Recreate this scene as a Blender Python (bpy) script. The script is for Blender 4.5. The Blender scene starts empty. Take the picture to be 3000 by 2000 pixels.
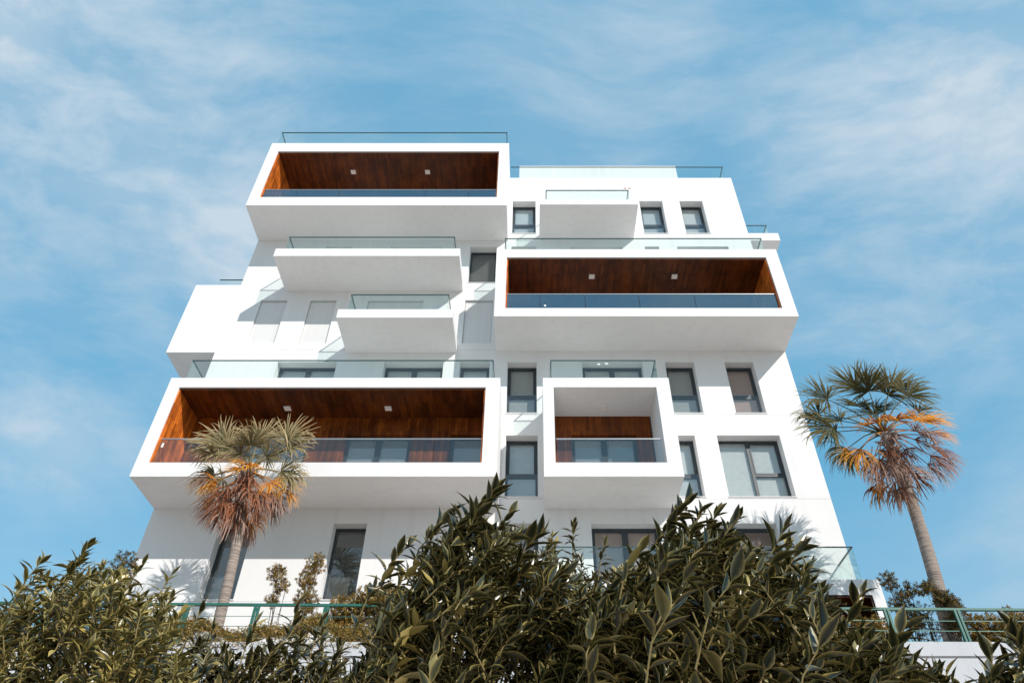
import bpy, math, random
import numpy as np
from mathutils import Vector, Matrix
R = math.radians
scene = bpy.context.scene
COL = scene.collection

# ------------------------------------------------------------------ camera
cd = bpy.data.cameras.new('camera'); cam = bpy.data.objects.new('camera', cd); COL.objects.link(cam)
cam.location = (0, 0, 0); cam.rotation_euler = (R(90 + 42.14), 0, 0)
cd.sensor_width = 36; cd.lens = 25.515; cd.shift_x = -0.0191; cd.shift_y = 0.0
cd.clip_start = 0.05; cd.clip_end = 3000
scene.camera = cam

# ------------------------------------------------------------------ sun, sky, exposure
SUN = Vector((0.80, -1.0, 0.885)).normalized()
sl = bpy.data.lights.new('sun', 'SUN'); so = bpy.data.objects.new('sun', sl); COL.objects.link(so)
sl.energy = 3.55; sl.angle = R(0.5); sl.color = (1.0, 0.94, 0.875)
so.rotation_euler = SUN.to_track_quat('Z', 'Y').to_euler()
scene.view_settings.view_transform = 'Standard'; scene.view_settings.look = 'None'
scene.view_settings.gamma = 1; scene.view_settings.exposure = 0.30
scene.cycles.transparent_max_bounces = 24; scene.cycles.max_bounces = 8

W = bpy.data.worlds.new('World'); scene.world = W; W.use_nodes = True
nt = W.node_tree; N = nt.nodes; L = nt.links; N.clear()
def nn(tp, **k):
    n = N.new(tp)
    for a, b in k.items(): setattr(n, a, b)
    return n
out = nn('ShaderNodeOutputWorld'); bg = nn('ShaderNodeBackground'); bg.inputs[1].default_value = 0.15
sky = nn('ShaderNodeTexSky', sky_type='NISHITA'); sky.sun_disc = False
sky.sun_elevation = math.asin(SUN.z); sky.sun_rotation = math.atan2(SUN.x, SUN.y)
sky.air_density = 1.0; sky.dust_density = 0.4; sky.ozone_density = 1.0
tint = nn('ShaderNodeMix', data_type='RGBA', blend_type='MULTIPLY'); tint.inputs[0].default_value = 1
tint.inputs[7].default_value = (0.58, 1.18, 1.14, 1)
L.new(sky.outputs[0], tint.inputs[6])
even = nn('ShaderNodeMix', data_type='RGBA'); even.inputs[0].default_value = .74; even.inputs[7].default_value = (.42, 2.2, 3.7, 1)
L.new(tint.outputs[2], even.inputs[6])
tc = nn('ShaderNodeTexCoord')
def mth(op, a, b=None, c=None, clamp=False):
    n = nn('ShaderNodeMath', operation=op); n.use_clamp = clamp
    for i, v in enumerate((a, b, c)):
        if v is None: continue
        if isinstance(v, (int, float)): n.inputs[i].default_value = v
        else: L.new(v, n.inputs[i])
    return n.outputs[0]
def blob(d, r0, r1):       # a soft patch of cirrus about a direction of the sky
    n = nn('ShaderNodeVectorMath', operation='DISTANCE'); L.new(warp, n.inputs[0]); n.inputs[1].default_value = d
    m = nn('ShaderNodeMapRange', interpolation_type='SMOOTHSTEP'); L.new(n.outputs['Value'], m.inputs[0])
    m.inputs[1].default_value = r1; m.inputs[2].default_value = r0; m.inputs[3].default_value = 0; m.inputs[4].default_value = 1
    return m.outputs[0]
wn = nn('ShaderNodeTexNoise'); wn.inputs['Scale'].default_value = 2.2; wn.inputs['Detail'].default_value = 4
L.new(tc.outputs['Generated'], wn.inputs['Vector'])
w1 = nn('ShaderNodeVectorMath', operation='SUBTRACT'); L.new(wn.outputs['Color'], w1.inputs[0]); w1.inputs[1].default_value = (.5, .5, .5)
w2 = nn('ShaderNodeVectorMath', operation='SCALE'); L.new(w1.outputs[0], w2.inputs[0]); w2.inputs['Scale'].default_value = 0.14
w3 = nn('ShaderNodeVectorMath', operation='ADD'); L.new(tc.outputs['Generated'], w3.inputs[0]); L.new(w2.outputs[0], w3.inputs[1])
warp = w3.outputs[0]
mp = nn('ShaderNodeMapping'); mp.inputs['Rotation'].default_value = (R(20), R(-25), R(15)); mp.inputs['Scale'].default_value = (1.3, 3.0, 3.6)
L.new(warp, mp.inputs[0])
cn = nn('ShaderNodeTexNoise'); cn.inputs['Scale'].default_value = 1.5; cn.inputs['Detail'].default_value = 9; cn.inputs['Roughness'].default_value = 0.50
L.new(mp.outputs[0], cn.inputs['Vector'])
cov = blob((-.50, .36, .80), .05, .62)
cov = mth('MAXIMUM', cov, mth('MULTIPLY', blob((-.36, .56, .74), .02, .30), 0.95))
cov = mth('MAXIMUM', cov, mth('MULTIPLY', blob((.46, .50, .73), .02, .42), 1.0))
cov = mth('MAXIMUM', cov, mth('MULTIPLY', blob((.10, .45, .88), .05, .65), .55))
cov = mth('MAXIMUM', cov, mth('MULTIPLY', blob((.70, .62, .38), .05, .42), .55))
cov = mth('MAXIMUM', cov, mth('MULTIPLY', blob((-.53, .69, .47), .01, .14), .75))
cov = mth('MAXIMUM', cov, mth('MULTIPLY', blob((.50, .64, .57), .01, .13), .6))
cov = mth('MAXIMUM', cov, mth('MULTIPLY', blob((-.56, .30, .77), .02, .20), 1.5))
cov = mth('MAXIMUM', cov, mth('MULTIPLY', blob((.0, -.7, .7), .4, 1.25), .9))  # unseen patch behind the camera, shaped for its light on the shaded walls
nz = mth('SUBTRACT', cn.outputs['Fac'], 0.30); nz = mth('MULTIPLY', nz, 2.3, clamp=True)
mp2 = nn('ShaderNodeMapping'); mp2.inputs['Rotation'].default_value = (R(35), R(-42), R(20)); mp2.inputs['Scale'].default_value = (1.6, 6.5, 8.0)
L.new(warp, mp2.inputs[0])
c2 = nn('ShaderNodeTexNoise'); c2.inputs['Scale'].default_value = 2.3; c2.inputs['Detail'].default_value = 10; c2.inputs['Roughness'].default_value = 0.60; c2.inputs['Distortion'].default_value = .1
L.new(mp2.outputs[0], c2.inputs['Vector'])
st2 = mth('MULTIPLY', mth('SUBTRACT', c2.outputs['Fac'], .42), 3.2, clamp=True)
sz = nn('ShaderNodeSeparateXYZ'); L.new(tc.outputs['Generated'], sz.inputs[0])
low = nn('ShaderNodeMapRange', interpolation_type='SMOOTHSTEP'); L.new(sz.outputs[2], low.inputs[0])
low.inputs[1].default_value = .62; low.inputs[2].default_value = .20; low.inputs[3].default_value = 0; low.inputs[4].default_value = .38
base_ = mth('ADD', low.outputs[0], .03)
mask = mth('ADD', base_, mth('ADD', mth('MULTIPLY', cov, mth('ADD', mth('ADD', mth('MULTIPLY', nz, .55), mth('MULTIPLY', st2, .46)), .22)), mth('MULTIPLY', mth('MULTIPLY', nz, st2), .22)), clamp=True)
cm = nn('ShaderNodeMix', data_type='RGBA'); L.new(mask, cm.inputs[0]); L.new(even.outputs[2], cm.inputs[6])
cm.inputs[7].default_value = (3.1, 3.75, 4.3, 1)
L.new(cm.outputs[2], bg.inputs[0]); L.new(bg.outputs[0], out.inputs[0])

# ------------------------------------------------------------------ materials
def new_mat(name):
    m = bpy.data.materials.new(name); m.use_nodes = True
    return m, m.node_tree, m.node_tree.nodes['Principled BSDF']
def simple(name, col, rough=.5, metal=0, spec=.5):
    m, t, b = new_mat(name); b.inputs['Base Color'].default_value = (*col, 1); b.inputs['Roughness'].default_value = rough
    b.inputs['Metallic'].default_value = metal; b.inputs['Specular IOR Level'].default_value = spec
    n = t.nodes.new('ShaderNodeTexNoise'); n.inputs['Scale'].default_value = 9; n.inputs['Detail'].default_value = 5
    g = t.nodes.new('ShaderNodeNewGeometry'); t.links.new(g.outputs['Position'], n.inputs[0])
    r = t.nodes.new('ShaderNodeMapRange'); r.inputs[3].default_value = .86; r.inputs[4].default_value = 1.12
    t.links.new(n.outputs['Fac'], r.inputs[0])
    x = t.nodes.new('ShaderNodeMix'); x.data_type = 'RGBA'; x.blend_type = 'MULTIPLY'; x.inputs[0].default_value = 1
    x.inputs[6].default_value = (*col, 1); t.links.new(r.outputs[0], x.inputs[7]); t.links.new(x.outputs[2], b.inputs['Base Color'])
    return m
def stucco(name, base=.80, joints=False, tintc=(1, .987, .979)):
    m, t, b = new_mat(name); n_ = t.nodes; l_ = t.links
    g = n_.new('ShaderNodeNewGeometry'); P = g.outputs['Position']
    a = n_.new('ShaderNodeTexNoise'); a.inputs['Scale'].default_value = .55; a.inputs['Detail'].default_value = 7; a.inputs['Roughness'].default_value = .62; l_.new(P, a.inputs[0])
    mpn = n_.new('ShaderNodeMapping'); mpn.inputs['Scale'].default_value = (2.6, 2.6, .16); l_.new(P, mpn.inputs[0])
    s = n_.new('ShaderNodeTexNoise'); s.inputs['Scale'].default_value = 1.6; s.inputs['Detail'].default_value = 6; l_.new(mpn.outputs[0], s.inputs[0])
    r1 = n_.new('ShaderNodeMapRange'); r1.inputs[1].default_value = .3; r1.inputs[2].default_value = .62; r1.inputs[3].default_value = .965; r1.inputs[4].default_value = 1.0; l_.new(a.outputs['Fac'], r1.inputs[0])
    r2 = n_.new('ShaderNodeMapRange'); r2.inputs[1].default_value = .30; r2.inputs[2].default_value = .5; r2.inputs[3].default_value = .955; r2.inputs[4].default_value = 1.0; l_.new(s.outputs['Fac'], r2.inputs[0])
    mu = n_.new('ShaderNodeMath'); mu.operation = 'MULTIPLY'; l_.new(r1.outputs[0], mu.inputs[0]); l_.new(r2.outputs[0], mu.inputs[1])
    fac = mu.outputs[0]
    if joints:
        sx = n_.new('ShaderNodeSeparateXYZ'); l_.new(P, sx.inputs[0])
        for z in (11.42, 14.62, 17.55, 8.2):
            d = n_.new('ShaderNodeMath'); d.operation = 'SUBTRACT'; l_.new(sx.outputs[2], d.inputs[0]); d.inputs[1].default_value = z
            ab = n_.new('ShaderNodeMath'); ab.operation = 'ABSOLUTE'; l_.new(d.outputs[0], ab.inputs[0])
            gt = n_.new('ShaderNodeMapRange'); gt.inputs[1].default_value = .008; gt.inputs[2].default_value = .02; gt.inputs[3].default_value = .80; gt.inputs[4].default_value = 1; l_.new(ab.outputs[0], gt.inputs[0])
            m2 = n_.new('ShaderNodeMath'); m2.operation = 'MULTIPLY'; l_.new(fac, m2.inputs[0]); l_.new(gt.outputs[0], m2.inputs[1]); fac = m2.outputs[0]
    x = n_.new('ShaderNodeMix'); x.data_type = 'RGBA'; x.blend_type = 'MULTIPLY'; x.inputs[0].default_value = 1
    x.inputs[6].default_value = tuple(base * c for c in tintc) + (1,); l_.new(fac, x.inputs[7]); l_.new(x.outputs[2], b.inputs['Base Color'])
    b.inputs['Roughness'].default_value = .92; b.inputs['Specular IOR Level'].default_value = .2
    f = n_.new('ShaderNodeTexNoise'); f.inputs['Scale'].default_value = 28; f.inputs['Detail'].default_value = 6; f.inputs['Roughness'].default_value = .7; l_.new(P, f.inputs[0])
    bp = n_.new('ShaderNodeBump'); bp.inputs['Strength'].default_value = .45; bp.inputs['Distance'].default_value = .012
    l_.new(f.outputs['Fac'], bp.inputs['Height']); l_.new(bp.outputs[0], b.inputs['Normal'])
    return m
def wood(name, across, along, dark=1.0):
    m, t, b = new_mat(name); n_ = t.nodes; l_ = t.links
    g = n_.new('ShaderNodeNewGeometry'); s = n_.new('ShaderNodeSeparateXYZ'); l_.new(g.outputs['Position'], s.inputs[0])
    c = n_.new('ShaderNodeCombineXYZ'); l_.new(s.outputs['XYZ'.index(along)], c.inputs[0]); l_.new(s.outputs['XYZ'.index(across)], c.inputs[1])
    br = n_.new('ShaderNodeTexBrick'); l_.new(c.outputs[0], br.inputs['Vector'])
    br.inputs['Scale'].default_value = 1; br.inputs['Brick Width'].default_value = 1.25; br.inputs['Row Height'].default_value = .105
    br.inputs['Mortar Size'].default_value = .004; br.inputs['Mortar Smooth'].default_value = .2; br.inputs['Bias'].default_value = -.1
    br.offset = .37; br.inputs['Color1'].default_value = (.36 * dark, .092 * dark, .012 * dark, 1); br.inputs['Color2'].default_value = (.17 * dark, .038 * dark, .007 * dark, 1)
    br.inputs['Mortar'].default_value = (.03, .008, .003, 1)
    gm = n_.new('ShaderNodeMapping'); gm.inputs['Scale'].default_value = (1.2, 22, 1); l_.new(c.outputs[0], gm.inputs[0])
    gn = n_.new('ShaderNodeTexNoise'); gn.inputs['Scale'].default_value = 1.6; gn.inputs['Detail'].default_value = 8; gn.inputs['Distortion'].default_value = .6; l_.new(gm.outputs[0], gn.inputs[0])
    r = n_.new('ShaderNodeMapRange'); r.inputs[1].default_value = .3; r.inputs[2].default_value = .7; r.inputs[3].default_value = .55; r.inputs[4].default_value = 1.3; l_.new(gn.outputs['Fac'], r.inputs[0])
    x = n_.new('ShaderNodeMix'); x.data_type = 'RGBA'; x.blend_type = 'MULTIPLY'; x.inputs[0].default_value = 1
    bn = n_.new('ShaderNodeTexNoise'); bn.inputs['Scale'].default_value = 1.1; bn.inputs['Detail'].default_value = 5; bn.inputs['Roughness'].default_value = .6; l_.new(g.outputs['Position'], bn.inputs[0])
    r3 = n_.new('ShaderNodeMapRange'); r3.inputs[1].default_value = .35; r3.inputs[2].default_value = .68; r3.inputs[3].default_value = .6; r3.inputs[4].default_value = 1.35; l_.new(bn.outputs['Fac'], r3.inputs[0])  # large blotches put the sheen of floor glints into the wood colour
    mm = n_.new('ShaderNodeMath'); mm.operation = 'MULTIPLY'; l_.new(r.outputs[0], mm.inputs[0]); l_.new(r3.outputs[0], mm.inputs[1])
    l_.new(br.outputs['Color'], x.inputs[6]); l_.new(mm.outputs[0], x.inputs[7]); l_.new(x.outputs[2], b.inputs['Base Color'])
    b.inputs['Roughness'].default_value = .38; b.inputs['Specular IOR Level'].default_value = .22
    bp = n_.new('ShaderNodeBump'); bp.inputs['Strength'].default_value = .5; bp.inputs['Distance'].default_value = .006; bp.invert = True
    l_.new(br.outputs['Fac'], bp.inputs['Height']); l_.new(bp.outputs[0], b.inputs['Normal'])
    return m
def glass(name, tr, ior, gcol=(.95, 1, 1), boost=1.0):
    m = bpy.data.materials.new(name); m.use_nodes = True; t = m.node_tree; n_ = t.nodes; l_ = t.links; n_.clear()
    o = n_.new('ShaderNodeOutputMaterial'); a = n_.new('ShaderNodeBsdfTransparent'); a.inputs[0].default_value = (*tr, 1)
    gl = n_.new('ShaderNodeBsdfGlossy'); gl.inputs[0].default_value = (*gcol, 1); gl.inputs['Roughness'].default_value = .015
    ge = n_.new('ShaderNodeNewGeometry'); dt = n_.new('ShaderNodeVectorMath'); dt.operation = 'DOT_PRODUCT'; l_.new(ge.outputs['Normal'], dt.inputs[0]); l_.new(ge.outputs['Incoming'], dt.inputs[1])
    ab = n_.new('ShaderNodeMath'); ab.operation = 'ABSOLUTE'; l_.new(dt.outputs['Value'], ab.inputs[0])      # Schlick's law for either side of a thin pane
    om = n_.new('ShaderNodeMath'); om.operation = 'SUBTRACT'; om.inputs[0].default_value = 1; l_.new(ab.outputs[0], om.inputs[1])
    pw = n_.new('ShaderNodeMath'); pw.operation = 'POWER'; pw.inputs[1].default_value = 5; l_.new(om.outputs[0], pw.inputs[0])
    f0 = ((ior - 1) / (ior + 1)) ** 2 * boost
    mu = n_.new('ShaderNodeMath'); mu.operation = 'MULTIPLY_ADD'; l_.new(pw.outputs[0], mu.inputs[0]); mu.inputs[1].default_value = 1 - f0; mu.inputs[2].default_value = f0; mu.use_clamp = True
    mx = n_.new('ShaderNodeMixShader'); l_.new(mu.outputs[0], mx.inputs[0]); l_.new(a.outputs[0], mx.inputs[1]); l_.new(gl.outputs[0], mx.inputs[2]); l_.new(mx.outputs[0], o.inputs[0])
    gg = n_.new('ShaderNodeNewGeometry'); nz_ = n_.new('ShaderNodeTexNoise'); nz_.inputs['Scale'].default_value = .8; l_.new(gg.outputs['Position'], nz_.inputs[0])
    bp = n_.new('ShaderNodeBump'); bp.inputs['Strength'].default_value = .05; bp.inputs['Distance'].default_value = .02; l_.new(nz_.outputs['Fac'], bp.inputs['Height']); l_.new(bp.outputs[0], gl.inputs['Normal'])
    return m
def leafmat(name, c1, c2, rim, transl=.22, rough=.38, edge=1.0, spec=.45):
    m, t, b = new_mat(name); n_ = t.nodes; l_ = t.links
    at = n_.new('ShaderNodeAttribute'); at.attribute_name = 'rnd'; ae = n_.new('ShaderNodeAttribute'); ae.attribute_name = 'rim'
    rp = n_.new('ShaderNodeValToRGB'); e = rp.color_ramp.elements; e[0].color = (*c1, 1); e[0].position = .05; e[1].color = (*c2, 1); e[1].position = .85
    e2 = e.new(.97); e2.color = (*rim, 1); l_.new(at.outputs['Fac'], rp.inputs[0])
    pwr = n_.new('ShaderNodeMath'); pwr.operation = 'POWER'; pwr.inputs[1].default_value = edge; l_.new(ae.outputs['Fac'], pwr.inputs[0])
    x = n_.new('ShaderNodeMix'); x.data_type = 'RGBA'; l_.new(pwr.outputs[0], x.inputs[0]); l_.new(rp.outputs[0], x.inputs[6]); x.inputs[7].default_value = (*rim, 1)
    l_.new(x.outputs[2], b.inputs['Base Color']); b.inputs['Roughness'].default_value = rough; b.inputs['Specular IOR Level'].default_value = spec
    tr = n_.new('ShaderNodeBsdfTranslucent'); l_.new(x.outputs[2], tr.inputs[0])
    mx = n_.new('ShaderNodeMixShader'); mx.inputs[0].default_value = transl; o = n_['Material Output']
    l_.new(b.outputs[0], mx.inputs[1]); l_.new(tr.outputs[0], mx.inputs[2]); l_.new(mx.outputs[0], o.inputs[0])
    return m
M = dict(
    stucco=stucco('white_stucco', .80, True), soffit=stucco('white_render', .80),
    wall2=stucco('retaining_render', .56, False, (.97, .985, 1.03)),
    wood_c=wood('wood_ceiling', 'X', 'Y', .38), wood_b=wood('wood_back', 'X', 'Z', .72), wood_d=wood('shade_toned_wood', 'X', 'Y', .16), wood_s=wood('wood_side', 'Y', 'Z', 2.5),  # same wood; sunlight put into the bright sides, shade into ceiling and back
    frame=simple('anthracite_frame', (.034, .044, .052), .4), rail=simple('dark_glass_edge', (.05, .095, .095), .35),
    steel=simple('brushed_steel', (.55, .56, .56), .35, .8),
    glass=glass('balustrade_glass', (.93, .97, .963), 1.5, (.94, 1, 1), 1.0), glass3=glass('blue_front_glass', (.52, .66, .74), 1.6, (.68, .88, 1), 4.2), clear=glass('clear_guard_glass', (.985, .985, .985), 1.45, (.95, .98, 1), 1.0), glass2=glass('tinted_front_glass', (.84, .87, .88), 1.55, (.9, .96, 1), 1.3),
    pane=glass('window_glass', (.94, .955, .955), 1.6, (.94, .98, 1), 1.4),
    blind=simple('grey_blind', (.56, .57, .56), .9), blind_mid=simple('mid_grey_blind', (.33, .335, .32), .9), room_dark=simple('dark_interior', (.10, .105, .10), .9),  # dark_interior: the room's shade painted onto a sheet behind the glass
    blind_brown=simple('brown_blind', (.40, .27, .23), .9), blind_blue=simple('bluish_blind', (.46, .51, .53), .9),
    shutter=simple('white_shutter', (.78, .76, .745), .6), lampw=simple('white_fixture', (.88, .78, .70), .4),
    sticker=simple('paper_sticker', (.8, .8, .78), .6), patch=simple('bare_brick', (.45, .22, .17), .9),
    green=simple('green_paint', (.022, .13, .10), .35), wire=simple('wire', (.10, .22, .19), .4, .4),
    paving=simple('pale_paving', (.48, .41, .37), .9), ground=simple('sandy_ground', (.42, .33, .275), .95), dark=simple('dark_soil', (.12, .09, .06), .95),
    asphalt=simple('asphalt', (.08, .08, .08), .9),
    bark=simple('olive_bark', (.07, .05, .03), .8), twig=simple('twig', (.20, .145, .05), .7), bud=simple('bud', (.22, .17, .06), .6),
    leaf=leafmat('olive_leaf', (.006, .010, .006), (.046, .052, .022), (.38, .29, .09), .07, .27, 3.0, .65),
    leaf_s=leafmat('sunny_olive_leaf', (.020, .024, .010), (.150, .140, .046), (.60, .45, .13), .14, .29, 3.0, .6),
    leaf_h=leafmat('hedge_leaf', (.06, .058, .018), (.36, .25, .05), (.50, .22, .03)),
    leaf_d=leafmat('dark_leaf', (.04, .05, .022), (.17, .16, .06), (.45, .16, .04), .2, .6, 1.0, .15),
    moss=leafmat('moss_leaf', (.16, .13, .03), (.42, .30, .07), (.5, .28, .12)),
)
def frondmat(name, c1, c2, tip):
    return leafmat(name, c1, c2, tip, .18, .6, 1.0, .12)
M['fg'] = frondmat('green_frond', (.045, .050, .018), (.19, .155, .062), (.66, .50, .28))
M['fk'] = frondmat('dark_green_frond', (.022, .028, .012), (.075, .070, .020), (.26, .20, .07))
M['fo'] = frondmat('orange_frond', (.42, .11, .012), (.75, .30, .03), (.8, .42, .08))
M['fb'] = frondmat('brown_frond', (.10, .045, .028), (.36, .18, .12), (.62, .42, .34))
M['fd'] = frondmat('rust_frond', (.12, .035, .014), (.38, .11, .025), (.45, .22, .14))
def trunkmat():
    m, t, b = new_mat('palm_trunk'); n_ = t.nodes; l_ = t.links
    g = n_.new('ShaderNodeNewGeometry'); mp_ = n_.new('ShaderNodeMapping'); mp_.inputs['Scale'].default_value = (1.2, 1.2, 30); l_.new(g.outputs['Position'], mp_.inputs[0])
    a = n_.new('ShaderNodeTexNoise'); a.inputs['Scale'].default_value = 1.4; a.inputs['Detail'].default_value = 8; a.inputs['Roughness'].default_value = .7; l_.new(mp_.outputs[0], a.inputs[0])
    c = n_.new('ShaderNodeValToRGB'); e = c.color_ramp.elements; e[0].position = .34; e[0].color = (.10, .075, .06, 1); e[1].position = .62; e[1].color = (.42, .34, .29, 1); l_.new(a.outputs['Fac'], c.inputs[0])
    l_.new(c.outputs[0], b.inputs['Base Color']); b.inputs['Roughness'].default_value = .9
    bp = n_.new('ShaderNodeBump'); bp.inputs['Strength'].default_value = .9; bp.inputs['Distance'].default_value = .02; l_.new(a.outputs['Fac'], bp.inputs['Height']); l_.new(bp.outputs[0], b.inputs['Normal'])
    return m
M['trunk'] = trunkmat()

# ------------------------------------------------------------------ helpers
def world_off(o):
    v = Vector((0, 0, 0))
    while o: v += o.location; o = o.parent
    return v
def tag(o, label=None, cat=None, group=None, kind=None):
    if label: o['label'] = label
    if cat: o['category'] = cat
    if group: o['group'] = group
    if kind: o['kind'] = kind
    return o
def empty(name, loc, label, cat, group=None):
    o = bpy.data.objects.new(name, None); COL.objects.link(o); o.location = loc; o.empty_display_size = .3
    return tag(o, label, cat, group)
def link(name, verts, faces, mat, parent=None, smooth=False, attrs=None, label=None):
    me = bpy.data.meshes.new(name); off = world_off(parent)
    v = np.asarray(verts, dtype=float).reshape(-1, 3) - np.array(off)
    me.from_pydata(v.tolist(), [], faces)
    me.materials.append(mat)
    if attrs:
        for k, a in attrs.items():
            at = me.attributes.new(k, 'FLOAT', 'POINT'); at.data.foreach_set('value', np.asarray(a, dtype=np.float32).ravel())
    if smooth: me.polygons.foreach_set('use_smooth', [True] * len(me.polygons))
    me.update()
    o = bpy.data.objects.new(name, me); COL.objects.link(o); o.parent = parent
    if label: o['label'] = label
    return o
class MB:
    def __init__(s): s.v = []; s.f = []
    def quad(s, a, b, c, d): n = len(s.v); s.v += [a, b, c, d]; s.f.append((n, n + 1, n + 2, n + 3)); return s
    def box(s, x0, x1, y0, y1, z0, z1, skip=''):
        n = len(s.v)
        s.v += [(x0, y0, z0), (x1, y0, z0), (x1, y1, z0), (x0, y1, z0), (x0, y0, z1), (x1, y0, z1), (x1, y1, z1), (x0, y1, z1)]
        F = dict(b=(0, 3, 2, 1), t=(4, 5, 6, 7), f=(0, 1, 5, 4), k=(2, 3, 7, 6), l=(3, 0, 4, 7), r=(1, 2, 6, 5))
        for k, q in F.items():
            if k not in skip: s.f.append(tuple(n + i for i in q))
        return s
    def tube(s, pts, rads, seg=6, cap=True):
        pts = [Vector(p) for p in pts]; n0 = len(s.v); k = len(pts)
        for i, p in enumerate(pts):
            t = (pts[min(i + 1, k - 1)] - pts[max(i - 1, 0)]).normalized()
            a = t.cross(Vector((0, 0, 1))); a = a.normalized() if a.length > 1e-3 else Vector((1, 0, 0)); b = t.cross(a)
            for j in range(seg):
                q = 2 * math.pi * j / seg; s.v.append(tuple(p + (a * math.cos(q) + b * math.sin(q)) * rads[i]))
        for i in range(k - 1):
            for j in range(seg):
                a0 = n0 + i * seg + j; a1 = n0 + i * seg + (j + 1) % seg; s.f.append((a0, a0 + seg, a1 + seg, a1))
        if cap: s.f.append(tuple(n0 + j for j in range(seg))); s.f.append(tuple(n0 + (k - 1) * seg + seg - 1 - j for j in range(seg)))
        return s
    def build(s, name, mat, parent=None, smooth=False, label=None): return link(name, s.v, s.f, mat, parent, smooth, None, label)
def ring(mb, x0, x1, z0, z1, w, y0, y1):      # rectangular picture-frame bar set, butted
    wl, wr, wb, wt = w if isinstance(w, tuple) else (w,) * 4
    mb.box(x0, x0 + wl, y0, y1, z0, z1); mb.box(x1 - wr, x1, y0, y1, z0, z1)
    mb.box(x0 + wl, x1 - wr, y0, y1, z0, z0 + wb, 'lr'); mb.box(x0 + wl, x1 - wr, y0, y1, z1 - wt, z1, 'lr')

# ------------------------------------------------------------------ the setting
YW = 19.84; YD = 18.0
g = MB(); g.quad((-400, -400, -1.6), (400, -400, -1.6), (400, 15.55, -1.6), (-400, 15.55, -1.6)); tag(g.build('ground', M['ground']), kind='structure')
g = MB(); g.quad((-400, -9, -1.596), (400, -9, -1.596), (400, -2, -1.596), (-400, -2, -1.596)); tag(g.build('road', M['asphalt']), kind='structure')
g = MB(); g.box(-400, 400, -2, -1.85, -1.6, -1.47); tag(g.build('kerb', M['paving']), kind='structure')
g = MB(); g.quad((-400, 15.95, 5.40), (400, 15.95, 5.40), (400, 400, 5.40), (-400, 400, 5.40)); tag(g.build('terrace_ground', M['paving']), kind='structure')

g = MB(); g.box(-60, 60, 15.60, 15.95, -1.6, 5.28); g.box(-60, 60, 15.56, 15.97, 5.28, 5.565)
rw = g.build('retaining_wall', M['wall2']); tag(rw, 'long pale rendered retaining wall with coping below the green railing', 'retaining wall')

# ------------------------------------------------------------------ the apartment building
BLD = empty('apartment_building', (0, YW, 5.4), 'white apartment block with projecting wood-lined box balconies and glass balustrades', 'building')
WIN = [  # x0, x1, z0, z1, type, blind
    (-.84, .18, 24.15, 26.4, 'n', 'blind_blue'), (4.81, 5.83, 24.15, 26.4, 'n', 'blind_blue'), (6.6, 7.62, 24.15, 26.4, 'n', 'blind'),
    (-8.55, -7.53, 21.1, 23.3, 'n', 'blind'), (-5.88, -3.74, 21.1, 23.3, 'd', 'blind'), (-2.55, -1.45, 21.1, 23.3, 'p', 'room_dark'),
    (-.84, .18, 21.1, 23.3, 'n', 'blind_mid'), (1.62, 3.78, 21.1, 23.3, 'd', 'blind_mid'), (4.73, 5.32, 21.1, 23.3, 'n', 'blind_mid'), (6.08, 8.22, 21.1, 23.3, 'd', 'blind_mid'),
    (-10.51, -9.48, 17.87, 20.12, 's', ''), (-8.59, -7.57, 17.87, 20.12, 's', ''), (-6.35, -4.2, 17.87, 20.12, 's', ''), (-2.57, -1.5, 17.87, 20.12, 's', ''),
    (-9.12, -6.99, 14.69, 16.96, 'd', 'blind'), (-5.29, -3.16, 14.69, 16.96, 'd', 'blind'), (-2.57, -1.5, 14.69, 16.96, 'n', 'blind'),
    (-.86, .18, 14.69, 16.96, 'n', 'blind_mid'), (1.81, 3.98, 14.69, 16.96, 'd', 'blind'), (4.79, 5.83, 14.69, 16.96, 'n', 'blind_mid'), (6.93, 7.96, 14.69, 16.96, 'n', 'blind_brown'),
    (-.84, .20, 11.49, 13.78, 'n', 'blind_blue'), (4.36, 5.38, 11.49, 13.78, 'n', 'blind'), (6.11, 8.18, 11.49, 13.78, 'b', 'blind'),
    (-9.34, -8.33, 8.25, 10.59, 't', 'room_dark'), (-5.94, -4.94, 8.25, 10.59, 't', 'room_dark'), (-.84, .20, 8.25, 10.59, 'n', 'blind_brown'),
    (1.79, 3.84, 8.25, 10.59, 'd', 'blind_brown'), (5.3, 7.36, 8.25, 10.59, 'd', 'blind_brown')]
BXL, BXR, BTOP, BBOT = -11.52, 9.23, 28.15, 5.4
DEPTH = {'s': .13}
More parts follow.
